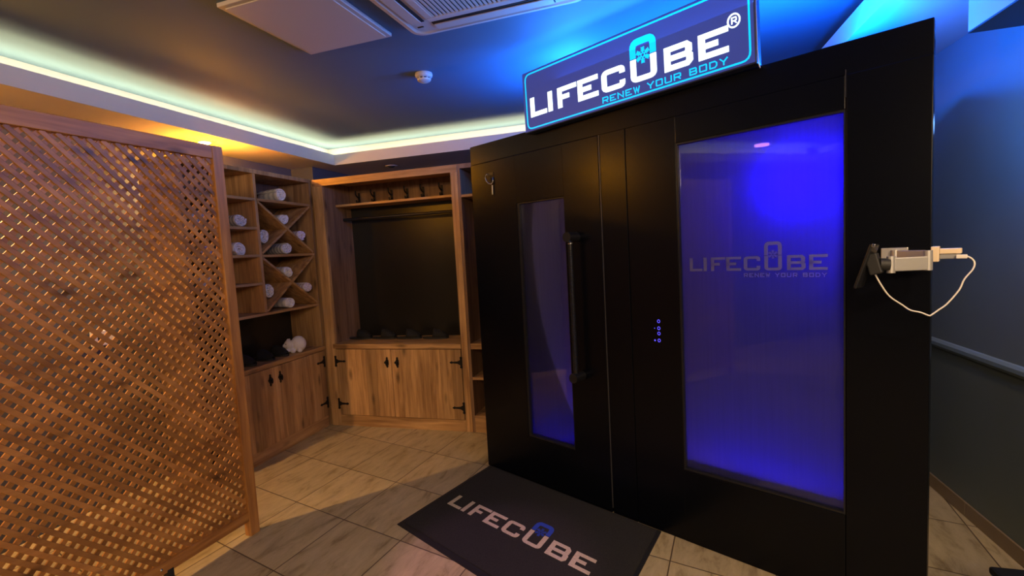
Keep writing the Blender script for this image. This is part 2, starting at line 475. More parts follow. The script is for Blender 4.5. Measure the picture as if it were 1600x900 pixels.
GL = {
    'L': [[(0, 1), (0, 0), (1, 0)]], 'I': [[(0, 0), (0, 1)]],
    'F': [[(0, 0), (0, 1), (1, 1)], [(0, .5), (.66, .5)]],
    'E': [[(1, 1), (0, 1), (0, 0), (1, 0)], [(0, .5), (.72, .5)]],
    'C': [[(1, .70), (1, 1), (0, 1), (0, 0), (1, 0), (1, .30)]],
    'U': [[(0, 1), (0, 0), (1, 0), (1, 1)]],
    'B': [[(0, 0), (0, 1), (.86, 1), (.97, .88), (.97, .62), (.86, .5)], [(.05, .5), (.84, .5)], [(.84, .5), (.89, .5), (1, .38), (1, .12), (.89, 0), (0, 0)]],
    'R': [[(0, 0), (0, 1), (.9, 1), (1, .9), (1, .52), (.9, .42)], [(.05, .42), (.9, .42)], [(.5, .42), (1, 0)]],
    'N': [[(0, 0), (0, 1), (1, 0), (1, 1)]],
    'W': [[(0, 1), (.25, 0), (.5, .85), (.75, 0), (1, 1)]],
    'Y': [[(0, 1), (.5, .45), (1, 1)], [(.5, .45), (.5, 0)]],
    'O': [[(0, 0), (0, 1), (1, 1), (1, 0), 'c']],
    'D': [[(0, 0), (0, 1), (.75, 1), (1, .72), (1, .28), (.75, 0), 'c']],
}
RND = {'C': .6, 'U': .6, 'O': .25}


def glyph(bm, ch, x0, x1, y0, y1, w, fn, t, ky=1):
    """letter filling the box x0..x1, y0..y1 with upright stroke w and level stroke w * ky"""
    f2 = lambda u, v, q_: fn(u, y0 + (v - y0) * ky, q_)
    y1 = y0 + (y1 - y0) / ky
    ix0, ix1, iy0, iy1 = x0 + w / 2, x1 - w / 2, y0 + w / 2, y1 - w / 2
    if ix1 < ix0: ix0 = ix1 = (x0 + x1) / 2
    for j, st in enumerate(GL[ch]):
        closed = st[-1] == 'c'
        q = [Vector((ix0 + (ix1 - ix0) * p[0], iy0 + (iy1 - iy0) * p[1])) for p in st if p != 'c']
        if not closed:
            for a, b in ((0, 1), (-1, -2)):
                e = 'x' if abs(q[a].x - q[b].x) > abs(q[a].y - q[b].y) else 'y'
                p = st[a]
                if ch in 'BR' and e == 'x': continue
                if p[0] in (0, 1) and e == 'x' or p[1] in (0, 1) and e == 'y':
                    q[a] = q[a] + (q[a] - q[b]).normalized() * w / 2
        ribbon(bm, q, w, f2, t + .00025 * j, closed, rad=RND.get(ch, 0) * w * 1.2)


def ang_text(bm, word, x0, x1, y0, y1, w, fn, t, gap=.30, space=.55):
    n = sum(space if c == ' ' else 1 for c in word)
    k = (x1 - x0) / (n + gap * (len(word) - 1))
    x = x0; bms = bm; i_ = 0
    for c in word:
        if c == ' ':
            x += k * (space + gap)
            if isinstance(bms, list): i_ += 1
            continue
        glyph(bms[i_] if isinstance(bms, list) else bms, c, x, x + k, y0, y1, w, fn, t)
        x += k * (1 + gap)


def logo(word_bm, cube_bm, sub_bm, X, Y0, cap, ringtop, fn, t, sv, reg=True, sub=None):
    """wide square lettering; X maps normalised 0..1.096 to place"""
    spans = [('L', 0, .118), ('I', .129, .163), ('F', .196, .322), ('E', .330, .456), ('C', .477, .610),
             ('U', .641, .775), ('B', .812, .945), ('E', .969, 1.096)]
    for c, a, b in spans:
        glyph(word_bm, c, X(a), X(b), Y0, Y0 + cap, sv, fn, t, .80)
    a, b = X(.641), X(.775)
    ribbon(cube_bm, [(a + sv / 2, Y0 + cap + sv * .16), (a + sv / 2, ringtop - sv / 2), (b - sv / 2, ringtop - sv / 2), (b - sv / 2, Y0 + cap + sv * .16)],
           sv, fn, t, rad=sv * .9)
    cx, cy = (a + b) / 2, Y0 + cap * 1.08
    rr = (b - a) * .27
    for k in range(6):
        an = PI / 6 + k * PI / 3
        d_ = Vector((math.cos(an), math.sin(an))); c_ = Vector((cx, cy))
        ribbon(cube_bm, [c_ + d_ * rr * .25, c_ + d_ * rr], rr * .11, fn, t)
        for f_ in (.4, .6, .8):
            for sg in (-1, 1):
                e = Vector((math.cos(an + sg * .9), math.sin(an + sg * .9)))
                ribbon(cube_bm, [c_ + d_ * rr * f_, c_ + d_ * rr * f_ + e * rr * .3], rr * .11, fn, t)
    ribbon(cube_bm, [Vector((cx, cy)) + Vector((math.cos(PI / 6 + k * PI / 3), math.sin(PI / 6 + k * PI / 3))) * rr * .28 for k in range(6)], rr * .12, fn, t, closed=True)
    if sub_bm is not None:
        ang_text(sub_bm, 'RENEW YOUR BODY', X(.477), X(1.09), Y0 - cap * .45, Y0 - cap * .17, cap * .05 if not sub else sub, fn, t)


def obj(name, bm, m, parent=None, smooth=False, bevel=0):
    me = bpy.data.meshes.new(name)
    bmesh.ops.recalc_face_normals(bm, faces=bm.faces)
    bm.to_mesh(me); bm.free()
    o = bpy.data.objects.new(name, me); C.objects.link(o)
    me.materials.append(m)
    if smooth:
        for p in me.polygons: p.use_smooth = True
        if smooth == 'auto':
            md = o.modifiers.new('edge', 'EDGE_SPLIT'); md.split_angle = .6
    if bevel:
        md = o.modifiers.new('bevel', 'BEVEL'); md.width = bevel; md.segments = 2; md.limit_method = 'ANGLE'
    if parent: o.parent = parent
    return o


def tag(o, label, cat, group=None):
    o['label'] = label; o['category'] = cat
    if group: o['group'] = group
    return o


def thing(name, label, cat, loc=(0, 0, 0), rz=0, group=None):
    o = bpy.data.objects.new(name, None); C.objects.link(o)
    o.location = loc; o.rotation_euler = (0, 0, rz); o.empty_display_size = .1
    return tag(o, label, cat, group)


def struct(name, bm, m, **k):
    o = obj(name, bm, m, **k); o['kind'] = 'structure'; return o


def bmb(*boxes, bev=0):
    bm = bmesh.new()
    for lo, hi in boxes: box(bm, lo, hi, bev)
    return bm


def dup(o, parent=None):
    c = o.copy(); C.objects.link(c)
    if parent is not None: c.parent = parent
    for ch in list(o.children):
        dup(ch, c)
    return c


# ---------------------------------------------------------------- room shell
XL, XR, YB, YF, ZC = -3.42, 1.499, 4.98, -2.6, 2.60
struct('floor', bmb(((XL - .1, YF - .1, -.1), (XR + .1, YB + .1, 0))), M['floor'])
struct('ceiling', bmb(((XL - .1, YF - .1, ZC), (XR + .1, YB + .1, ZC + .1))), M['ceil'])
struct('wall_left', bmb(((XL - .1, YF, 0), (XL, YB, ZC))), M['wallL'])
struct('wall_back', bmb(((XL, YB, 0), (XR, YB + .1, ZC))), M['wallL'])
struct('wall_front', bmb(((XL, YF - .1, 0), (XR, YF, ZC))), M['wallL'])
struct('wall_right', bmb(((XR, YF, .842), (XR + .1, YB, ZC))), M['wall'])
struct('wall_right_lower', bmb(((XR, YF, 0), (XR + .1, YB, .842))), M['walllo'])
struct('wall_corner', bmb(((XL, 4.27, 0), (-3.17, YB, 2.405))), M['wallL'])
bm = bmesh.new()
prism(bm, [(0, .812), (-.010, .818), (-.018, .832), (-.018, .850), (-.008, .862), (0, .866)], lambda u, v, w_: Vector((XR + u, YF + w_, v)), YB - YF)
struct('trim_6', bm, M['rail'])
bm = bmesh.new()
y = YF + .02
k = 0
while y < YB - .3:
    box(bm, (XR - .011, y + .0015, .001), (XR, min(y + .4265, YB), .075), .002); y += .428
struct('baseboard_right', bm, M['basetile'])

XF, YFA, XRF, YN = -2.949, 4.32, .94, -1.8
ZS, ZL = 2.405, 2.505


def soffit(name, x0, x1, y0, y1, side):
    bm = bmesh.new()
    box(bm, (x0, y0, ZS), (x1, y1, ZS + .022))
    t = .02
    if side == 'l': box(bm, (x1 - t, y0, ZS + .022), (x1, y1, ZL))
    if side == 'r': box(bm, (x0, y0, ZS + .022), (x0 + t, y1, ZL))
    if side == 'b': box(bm, (XF, y0, ZS + .022), (XRF, y0 + t, ZL))
    if side == 'f': box(bm, (XF, y1 - t, ZS + .022), (XRF, y1, ZL))
    struct(name, bm, M['soffit'])


struct('wall_cove', bmb(((-3.14, YN, ZS + .022), (-3.12, 4.50, ZC)), ((-3.12, 4.48, ZS + .022), (XRF + .17, 4.50, ZC)), ((XRF + .17, YN, ZS + .022), (XRF + .19, 4.50, ZC)), ((-3.12, YN - .17, ZS + .022), (XRF + .17, YN - .15, ZC))), M['soffit'])
soffit('trim_1', XL, XF, YN, YFA, 'l')
soffit('trim_2', XL, XR, YFA, YB, 'b')
soffit('trim_3', XRF, XR, YN, YFA, 'r')
soffit('trim_4', XL, XR, YF, YN, 'f')
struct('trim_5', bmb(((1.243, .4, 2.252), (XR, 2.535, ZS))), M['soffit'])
struct('trim_beam_shade', bmb(((1.243, .4, 2.245), (XR, 2.535, 2.252))), plain('beam_underside_shade', (.025, .025, .03), .5, noise=.1))  # shade on the beam's underside, put into a thin dark panel

# ---------------------------------------------------------------- ceiling fixtures
def downlight(name, label, x, y, on, group=None, energy=110):
    t = thing(name, label, 'ceiling light', (x, y, ZS), 0, group)
    bm = bmesh.new(); lathe(bm, [(.034, -.004), (.05, -.006), (.058, -.003), (.060, 0), (.034, 0)], (0, 0, 0), 32)
    obj('trim_ring', bm, M['ring'], t, smooth=True)
    bm = bmesh.new(); lathe(bm, [(.001, -.020), (.02, -.018), (.034, -.010), (.038, -.004)], (0, 0, 0), 32)
    obj('bulb', bm, M['downlight'] if on else M['slotdark'], t, smooth=True)
    if on:
        light('downlight_beam', 'SPOT', (0, 0, -.03), energy, WARM, .03, None, (0, 0, -1), parent=t, spot=2.6)
        light('downlight_glow', 'POINT', (0, 0, -.07), 30, (1, .36, .0), .015, parent=t)
    return t


downlight('ceiling_downlight', 'glowing orange downlight in the white soffit above the lattice screen corner', -3.152, 3.02, True)
downlight('ceiling_downlight', 'unlit round downlight in the soffit above the open wardrobe', -2.52, 4.66, False)
downlight('ceiling_downlight', 'lit downlight in the soffit behind the lattice screen', -3.10, 1.12, True, energy=110)

# access hatch
t = thing('ceiling_access_hatch', 'flat white square access hatch on the grey ceiling, left of the air conditioner', 'access hatch', (-1.485, 2.085, ZC))
bm = bmb(((-.25, -.29, -.018), (.25, .29, 0)), bev=.003)
obj('frame', bm, M['white'], t)
obj('door_panel', bmb(((-.228, -.268, -.023), (.228, .268, -.018)), bev=.002), M['white'], t)
t.rotation_euler = (0, 0, math.radians(-3))

# cassette air conditioner
t = thing('ceiling_air_conditioner', 'white square cassette air conditioner with slatted grille in the ceiling', 'air conditioner', (-.685, 1.93, ZC))
hw = .44
t.rotation_euler = (0, 0, math.radians(-3))


def rrect(h, r, seg=8):
    pts = []
    for cx, cy, a0 in ((h - r, h - r, 0), (-h + r, h - r, 90), (-h + r, -h + r, 180), (h - r, -h + r, 270)):
        for k in range(seg + 1):
            a = math.radians(a0 + 90 * k / seg)
            pts.append((cx + r * math.cos(a), cy + r * math.sin(a)))
    return pts


bm = bmesh.new()
rings = []
for h, r, z in ((hw, .07, 0), (hw, .07, -.022), (hw - .012, .06, -.036), (hw - .035, .05, -.040), (hw - .045, .045, -.034), (hw - .05, .045, -.034)):
    rings.append([bm.verts.new((x, y_, z)) for x, y_ in rrect(h, r)])
for A, B in zip(rings, rings[1:]):
    for i in range(len(A)):
        bm.faces.new((A[i], A[(i + 1) % len(A)], B[(i + 1) % len(B)], B[i]))
bm.faces.new(rings[-1]); bm.faces.new(rings[0][::-1])
obj('housing', bm, M['white'], t, smooth='auto')
for k in range(4):
    bm = bmesh.new()
    mt = Matrix.Rotation(k * PI / 2, 4, 'Z')
    box(bm, (-.29, .315, -.0372), (.29, .385, -.0342), 0, mt)
    obj('air_outlet', bm, M['slotdark'], t)
    bm = bmesh.new()
    box(bm, (-.285, .330, -.043), (.285, .382, -.038), .0015, mt)
    obj('louvre', bm, M['white'], t)
bm = bmesh.new()
box(bm, (-.27, -.27, -.0385), (.27, .27, -.034))
obj('grille_backing', bm, M['slotdark'], t)
bm = bmesh.new()
for a in ((-.29, -.29, .29, -.255), (-.29, .255, .29, .29), (-.29, -.255, -.255, .255), (.255, -.255, .29, .255)):
    box(bm, (a[0], a[1], -.046), (a[2], a[3], -.034), .002)
n = 26
for i in range(n):
    x = -.25 + .5 * i / (n - 1)
    box(bm, (x - .0055, -.256, -.0445), (x + .0055, .256, -.0405))
obj('grille', bm, M['white'], t)
obj('indicator_slot', bmb(((-.375, .335, -.0365), (-.345, .343, -.0335))), M['slotdark'], t)

# smoke detector
t = thing('smoke_detector', 'small round white smoke detector on the blue-lit ceiling', 'smoke detector', (-1.323, 2.944, ZC))
bm = bmesh.new()
lathe(bm, [(.052, 0), (.054, -.010), (.052, -.020), (.046, -.026), (.040, -.028)], (0, 0, 0), 40)
obj('base', bm, M['white'], t, smooth='auto')
bm = bmesh.new(); lathe(bm, [(.036, -.026), (.036, -.037)], (0, 0, 0), 32); obj('sensor_gap', bm, M['slotdark'], t)
bm = bmesh.new()
lathe(bm, [(.042, -.036), (.040, -.044), (.030, -.050), (.001, -.052)], (0, 0, 0), 40)
for k in range(10):
    a = 2 * PI * k / 10
    mt = Matrix.Rotation(a, 4, 'Z')
    box(bm, (.0375, -.004, -.038), (.0425, .004, -.026), 0, mt)
obj('cap', bm, M['white'], t, smooth='auto')

# ---------------------------------------------------------------- cryotherapy chamber
H = 2.173; W = 2.343
ch = thing('cryotherapy_chamber', 'large black walk-in cold chamber with blue-lit frosted windows and a door', 'cold chamber', CORG, CA)
bk = M['blk']
bm = bmesh.new()
sx0, sx1, dp = .04, 2.255, 1.0
# body walls
box(bm, (sx0, .055, 0), (sx0 + .06, dp, H - .02)); box(bm, (sx1 - .06, .055, 0), (sx1, dp, H - .02))
box(bm, (sx0, dp - .06, 0), (sx1, dp, H - .02)); box(bm, (sx0, .055, H - .10), (sx1, dp, H - .02))
obj('body', bm, bk, ch)
obj('inner_floor', bmb(((sx0 + .06, .055, .001), (sx1 - .06, dp - .06, .06))), plain('chamber_floor', (.16, .16, .18), .5), ch)
obj('inner_lining', bmb(((sx0 + .061, dp - .075, .06), (sx1 - .061, dp - .061, H - .101)), ((sx0 + .061, .06, .06), (sx0 + .07, dp - .076, H - .101)), ((sx1 - .07, .06, .06), (sx1 - .061, dp - .076, H - .101))), plain('chamber_lining', (.03, .025, .04), .5, noise=.15, nscale=12), ch)
# front frame
bm = bmesh.new()
box(bm, (0, 0, H - .115), (W, .05, H), .003)                       # header
box(bm, (0, -.001, H - .118), (W, .004, H - .112))
box(bm, (1.012, 0, 0), (1.164, .05, H - .117), .003)                # jamb beside the door
box(bm, (1.166, .001, 0), (1.430, .05, H - .117), .003)             # control column
box(bm, (1.428, 0, 0), (2.094, .05, .366), .003)                    # sill under window
box(bm, (1.428, 0, 1.932), (2.094, .05, H - .117), .003)
box(bm, (2.096, -.002, 0), (W, .05, H - .117), .003)                # right column
box(bm, (2.080, .032, 0), (2.110, .054, .36)); box(bm, (2.0942, .034, .36), (2.110, .054, H - .117)); box(bm, (1.16, .04, 0), (1.17, .054, H - .117)); box(bm, (1.0, .046, 0), (1.02, .054, H - .117))
obj('front_frame', bm, bk, ch)
sm_ = plain('seam_metal', (.10, .10, .11), .35, metal=.5)
bm = bmesh.new()
prism(bm, [(2.0945, H - .10), (2.0965, H - .10), (2.0965, 1.975), (2.0945, 1.975)], lambda u, v, w_: Vector((u, -.0035 + w_, v)), .004)
obj('seam_strip', bm, sm_, ch)
bm = bmesh.new()
prism(bm, [(1.0075, .03), (1.0115, .03), (1.0115, H - .12), (1.0075, H - .12)], lambda u, v, w_: Vector((u, -.002 + w_, v)), .01)
obj('seam_strip', bm, sm_, ch)
# big window
bm = bmesh.new()
x0, x1, z0, z1 = 1.430, 2.094, .366, 1.932
box(bm, (x0, .002, z0), (x0 + .007, .030, z1)); box(bm, (x1 - .006, .002, z0), (x1, .030, z1))
box(bm, (x0 + .007, .002, z0), (x1 - .006, .030, z0 + .008)); box(bm, (x0 + .007, .002, z1 - .008), (x1 - .006, .030, z1))
wf = obj('window_frame', bm, M['blkmetal'], ch)
wp = obj('window_pane', bmb(((x0 + .007, .018, z0 + .008), (x1 - .006, .024, z1 - .008))), M['glass'], ch)
bm = bmesh.new(); bm2 = bmesh.new(); bm3 = bmesh.new()
fnG = lambda u, v, w_: Vector((u, .0175 - w_, v))
XG = lambda a: 1.476 + a * (2.033 - 1.476) / 1.096
logo(bm, bm, bm, XG, 1.336, .062, 1.457, fnG, .0008, .0145, sub=.0036)
lt = obj('frosted_lettering', bm, M['film'], wp)
lt['label'] = 'pale frosted logo lettering reading LIFECUBE RENEW YOUR BODY'

# door
dr_empty = bmesh.new()
gx0, gx1, gz0, gz1 = .402, .766, .300, 1.765
box(dr_empty, (0, -.004, .002), (gx0, .045, H - .120), .003)
box(dr_empty, (gx1, -.004, .002), (1.006, .045, H - .120), .003)
box(dr_empty, (gx0 - .004, -.004, .002), (gx1 + .004, .045, gz0), .003)
box(dr_empty, (gx0 - .004, -.004, gz1), (gx1 + .004, .045, H - .120), .003)
door = obj('door', dr_empty, bk, ch)
bm = bmesh.new()
box(bm, (gx0, .0, gz0), (gx0 + .016, .030, gz1)); box(bm, (gx1 - .004, .0, gz0), (gx1, .030, gz1))
box(bm, (gx0 + .016, .0, gz0), (gx1 - .004, .030, gz0 + .012)); box(bm, (gx0 + .016, .0, gz1 - .006), (gx1 - .004, .030, gz1))
obj('glazing_frame', bm, M['blkmetal'], door)
obj('door_glass', bmb(((gx0 + .016, .018, gz0 + .012), (gx1 - .004, .024, gz1 - .006))), M['glass'], door)
# pull handle
bm = bmesh.new()
hx, hy = .842, -.062
cyl(bm, (hx, hy, .775), (hx, hy, 1.515), .0135, 20)
for z in (.755, 1.535):
    cyl(bm, (hx, .0, z), (hx, hy - .030, z), .027, 24)
for k in range(64):                                                    # knurled grip
    z = .80 + .0105 * k
    lathe(bm, [(.0135, -.002), (.0155, 0), (.0135, .002)], (hx, hy, z), 12)
obj('pull_handle', bm, M['blkmetal'], door, smooth='auto')
bm = bmesh.new(); lathe(bm, [(.014, 0), (.016, .002), (.016, .008), (.014, .010)], (hx, hy, 1.495), 20)
o = obj('handle_collar', bm, M['chrome'], door, smooth='auto'); o['label'] = 'bright chrome collar at the top of the handle'
# inside pull handle plate seen through glass
obj('latch_plate', bmb(((.742, .03, .64), (.768, .05, .80)), bev=.003), plain('latch_grey', (.18, .18, .19), .5), door)
# touch buttons
for z in (1.092, 1.057, 1.031, .996):
    bm = bmesh.new()
    ribbon(bm, [(1.3175 + .0065 * math.cos(a * PI / 8), z + .0075 * math.sin(a * PI / 8)) for a in range(16)], .0028, lambda u, v, w_: Vector((u, .001 - w_, v)), .001, closed=True)
    obj('touch_button', bm, M['ledblue'], ch)
for z in (1.056, .995):
    bm = bmesh.new(); cyl(bm, (1.295, .0015, z), (1.295, 0, z), .0022 if z > 1.02 else .0045, 12)
    obj('indicator_dot', bm, M['ledblue'], ch)
# lamps inside
bm = bmesh.new(); cyl(bm, (1.695, .34, H - .10), (1.695, .34, 1.935), .012, 16); cyl(bm, (1.695, .34, 1.985), (1.695, .34, 1.915), .042, 24)
obj('lamp_housing', bm, M['blkmetal'], ch)
bm = bmesh.new(); cyl(bm, (1.695, .34, 1.916), (1.695, .34, 1.908), .032, 24)
obj('lamp_lens', bm, M['led'], ch)
DB = (.006, 0, 1)
light('chamber_blob_light', 'POINT', (1.92, .20, 1.70), 17, DB, .05, parent=ch)  # added point without a fixture, makes the blue blob on the window
light('chamber_side_light', 'AREA', (2.15, .12, 1.50), 3.0, DB, .05, .7, (1.8, .1, 1.45), parent=ch).rotation_euler[0] += 0
light('chamber_floor_light', 'AREA', (1.80, .13, .16), 15, DB, .60, .08, (1.80, .0, .36), parent=ch)
light('chamber_door_floor_light', 'AREA', (.66, .20, .12), 9, DB, .25, .08, (.66, .0, .36), parent=ch)
light('chamber_fill_light', 'AREA', (1.0, .75, 1.9), .25, (.30, .10, 1), .8, .2, (.9, .3, .8), parent=ch)
# blue strip on the roof
obj('roof_strip', bmb(((.15, .30, H - .018), (2.2, .32, H - .008))), M['ledblue'], ch)

# key hook on the door
t = thing('wall_hook', 'small bent metal hook near the top left of the black door', 'hook', cab(.18, -.004, 1.93), CA)
bm = bmesh.new()
tube(bm, [(-.012, -.006, .045), (-.020, -.016, .040), (-.022, -.020, .022), (-.014, -.020, .0), (.004, -.018, -.018), (.022, -.012, -.022), (.030, -.006, -.010), (.031, -.002, .02)], .0035, 10)
obj('hook_wire', bm, M['chrome'], t, smooth=True)
obj('back_plate', bmb(((-.018, -.004, .032), (.034, .0, .052)), bev=.001), M['blkmetal'], t)
bm = bmesh.new(); cyl(bm, (.024, -.006, -.03), (.022, -.006, -.088), .0035, 10); obj('pin', bm, M['alu'], t, smooth='auto')

# ---------------------------------------------------------------- illuminated sign
sg = thing('illuminated_sign', 'long blue illuminated sign with white and cyan lettering on top of the chamber', 'sign', cab(.554, -.010, 2.1735 - .03), CA)
SW, SH = 1.255, .335
th = .021
sg.rotation_euler = (0, -th, CA)
obj('sign_box', bmb(((0, -.048, 0), (SW, .006, SH)), bev=.004), M['signside'], sg)
obj('sign_face', bmb(((.006, -.052, .006), (SW - .006, -.048, SH - .006))), M['signface'], sg)
fnS = lambda u, v, w_: Vector((u, -.052 - w_, v))
bm = bmesh.new()
ribbon(bm, [(.026, .018), (.026, SH - .018), (SW - .022, SH - .018), (SW - .022, .018)], .0075, fnS, .0015, closed=True, rad=.035)
obj('border', bm, M['signcyan'], sg)
bw, bc, bs = bmesh.new(), bmesh.new(), [bmesh.new() for _ in range(3)]
XS = lambda a: .055 + a * 1.0
logo(bw, bc, bs, XS, .077, .106, .274, fnS, .003, .030, sub=.0048)
# registered mark
rc = (1.174, .192)
ribbon(bw, [(rc[0] + .0235 * math.cos(a * PI / 12), rc[1] + .026 * math.sin(a * PI / 12)) for a in range(24)], .006, fnS, .003, closed=True)
glyph(bw, 'R', rc[0] - .010, rc[0] + .012, rc[1] - .013, rc[1] + .014, .0045, fnS, .003)
o = obj('main_lettering', bw, M['signwhite'], sg); o['label'] = 'glowing white LIFECUBE letters with a registered mark'
o = obj('cube_emblem', bc, M['signcyan'], sg); o['label'] = 'cyan arch and snowflake over the letter U'
for b_, wd_ in zip(bs, ('RENEW', 'YOUR', 'BODY')):
    o = obj('tagline_word', b_, M['signcyan'], sg); o['label'] = 'thin cyan word ' + wd_
bm = bmesh.new(); tube(bm, [(SW + .001, -.04, .30), (SW + .002, -.045, .05), (SW + .006, -.045, -.006), (SW + .010, -.044, -.022)], .0022, 6)
obj('wire', bm, M['alu'], sg)
light('sign_glow_light', 'AREA', (SW * .6, -.075, SH * .6), 20, (.03, .26, 1), SW * .8, .2, (SW * .6, -.8, SH * .6 + .5), parent=sg)

# ---------------------------------------------------------------- entrance mat
mt_ = thing('entrance_mat', 'black entrance mat with light lettering lying in front of the chamber', 'mat', CORG, CA)
q = [(.160, -.850), (1.500, -.862), (1.300, -.0045), (.016, -.0045)]
bm = bmesh.new(); prism(bm, q, lambda u, v, w_: Vector((u, v, w_)), .004); obj('rubber_border', bm, M['rubber'], mt_)
cx = sum(p[0] for p in q) / 4; cy = sum(p[1] for p in q) / 4
q2 = [(cx + (u - cx) * .965, cy + (v - cy) * .945 + .014) for u, v in q]
bm = bmesh.new(); prism(bm, q2, lambda u, v, w_: Vector((u, v, .0035 + w_)), .0055); obj('carpet_pile', bm, M['carpet'], mt_)
fnM = lambda u, v, w_: Vector((u - (v + .535) * (.17 + .12 * (u - .2)), v, .0088 + w_))
bw, bc = bmesh.new(), bmesh.new()
XM = lambda a: .209 + a * (1.226 - .209) / 1.096
logo(bw, bc, None, XM, -.535, .113, -.335, fnM, .0012, .028)
obj('main_lettering', bw, M['matwhite'], mt_); obj('cube_emblem', bc, M['matblue'], mt_)

# ---------------------------------------------------------------- phone holder
A_ = lambda s, n, z: Vector((s, n, z))
ph = thing('phone_holder', 'grey folding metal arm bracket fixed to the right column of the chamber', 'phone holder', cab(2.24, 0, 1.38), CA)
O0 = Vector((2.24, 0, 1.38))


def lbox(bm, p0, p1, h, t_, bev=.003):
    """bar between two plan points, height h centred, thickness t_"""
    p0, p1 = Vector(p0) - O0, Vector(p1) - O0
    d_ = p1 - p0; d_.z = 0
    a = math.atan2(d_.y, d_.x)
    mtx = Matrix.Translation(p0) @ Matrix.Rotation(a, 4, 'Z')
    box(bm, (0, -t_ / 2, -h / 2), (d_.length, t_ / 2, h / 2), bev, mtx)


bm = bmesh.new(); box(bm, Vector((2.205, -.016, 1.366)) - O0, Vector((2.282, -.004, 1.414)) - O0, .002)
obj('mounting_plate', bm, M['alu'], ph)
bm = bmesh.new(); lbox(bm, (2.25, -.024, 1.385), (2.335, -.085, 1.385), .040, .012); obj('arm', bm, M['alu'], ph)
bm = bmesh.new(); lbox(bm, (2.343, -.090, 1.362), (2.258, -.150, 1.362), .046, .014); obj('arm', bm, M['alu'], ph)
for s_, n_, z0_, z1_ in ((2.342, -.086, 1.338, 1.404), (2.252, -.150, 1.334, 1.39), (2.247, -.022, 1.364, 1.406)):
    bm = bmesh.new(); cyl(bm, A_(s_, n_, z0_) - O0, A_(s_, n_, z1_) - O0, .0125, 20)
    obj('pivot', bm, M['alu'], ph, smooth='auto')
bm = bmesh.new(); cyl(bm, A_(2.248, -.152, 1.362) - O0, A_(2.222, -.162, 1.364) - O0, .021, 24); cyl(bm, A_(2.232, -.158, 1.362) - O0, A_(2.205, -.165, 1.366) - O0, .012, 16)
obj('ball_joint', bm, M['rubber'], ph, smooth='auto')
bm = bmesh.new()
box(bm, (-.018, -.022, -.035), (.018, .022, .035), .004, Matrix.Translation(A_(2.208, -.165, 1.366) - O0) @ Matrix.Rotation(-.25, 4, 'Y') @ Matrix.Rotation(.0, 4, 'Z'))
obj('clamp', bm, M['rubber'], ph)
# phone seen edge-on
phn = thing('phone', 'dark phone seen edge-on in the folding arm bracket', 'phone', cab(2.187, -.165, 1.358), CA)
Rt = Matrix.Rotation(.30, 4, 'Y') @ Matrix.Rotation(-.12, 4, 'Z')
bm = bmesh.new(); box(bm, (-.005, -.038, -.078), (.004, .038, .078), .003, Rt); obj('phone_body', bm, M['blkmetal'], phn)
bm = bmesh.new(); box(bm, (-.0062, -.035, -.074), (-.0048, .035, .074), 0, Rt); obj('screen', bm, M['blkgloss'], phn)
bm = bmesh.new(); box(bm, (.002, -.040, .070), (.010, -.026, .082), .002, Rt); o = obj('grip_tip', bm, M['chrome'], phn)
# charger
cg = thing('wall_charger', 'cream charger block with a plug sticking out from the chamber side', 'charger', cab(2.3435, .02, 1.388), CA)
bm = bmesh.new(); box(bm, (0, -.052, -.026), (.022, -.004, .026), .003); obj('socket_block', bm, M['cream'], cg)
bm = bmesh.new(); box(bm, (.022, -.050, .000), (.078, -.008, .018), .003); obj('plug_body', bm, M['cream'], cg)
bm = bmesh.new(); box(bm, (.022, -.046, -.017), (.074, -.012, .0), .003); o = obj('plug_underside', bm, M['whited'], cg); o['label'] = 'grey lower half of the plug'
# cable
cp = [(2.412, -.03, 1.378), (2.436, -.032, 1.378), (2.452, -.035, 1.362), (2.450, -.04, 1.338), (2.430, -.045, 1.305), (2.418, -.05, 1.270), (2.390, -.06, 1.225),
      (2.368, -.07, 1.203), (2.352, -.08, 1.188), (2.345, -.085, 1.186), (2.325, -.09, 1.196), (2.298, -.10, 1.204), (2.278, -.11, 1.222), (2.245, -.13, 1.254), (2.222, -.15, 1.30), (2.205, -.165, 1.345)]
cb_ = thing('charging_cable', 'thin cream charging cable drooping from the plug to the phone', 'cable', cab(2.345, -.085, 1.186), CA)
c0 = Vector((2.345, -.085, 1.186))


def smooth_pts(P, sub=5):
    P = [Vector(p) for p in P]; out = []
    for i in range(len(P) - 1):
        p0 = P[max(i - 1, 0)]; p1 = P[i]; p2 = P[i + 1]; p3 = P[min(i + 2, len(P) - 1)]
        for k in range(sub):
            t = k / sub
            out.append(.5 * ((2 * p1) + (-p0 + p2) * t + (2 * p0 - 5 * p1 + 4 * p2 - p3) * t * t + (-p0 + 3 * p1 - 3 * p2 + p3) * t ** 3))
    out.append(P[-1]); return out


bm = bmesh.new(); tube(bm, smooth_pts([Vector(p) - c0 for p in cp]), .0026, 8); obj('cord', bm, M['cable'], cb_, smooth=True)
bm = bmesh.new(); box(bm, Vector((2.408, -.037, 1.372)) - c0, Vector((2.436, -.026, 1.385)) - c0, .002); obj('connector', bm, M['cable'], cb_)
bm = bmesh.new(); cyl(bm, Vector((2.2055, -.165, 1.355)) - c0, Vector((2.211, -.165, 1.330)) - c0, .0048, 12); obj('connector', bm, M['cable'], cb_, smooth='auto')

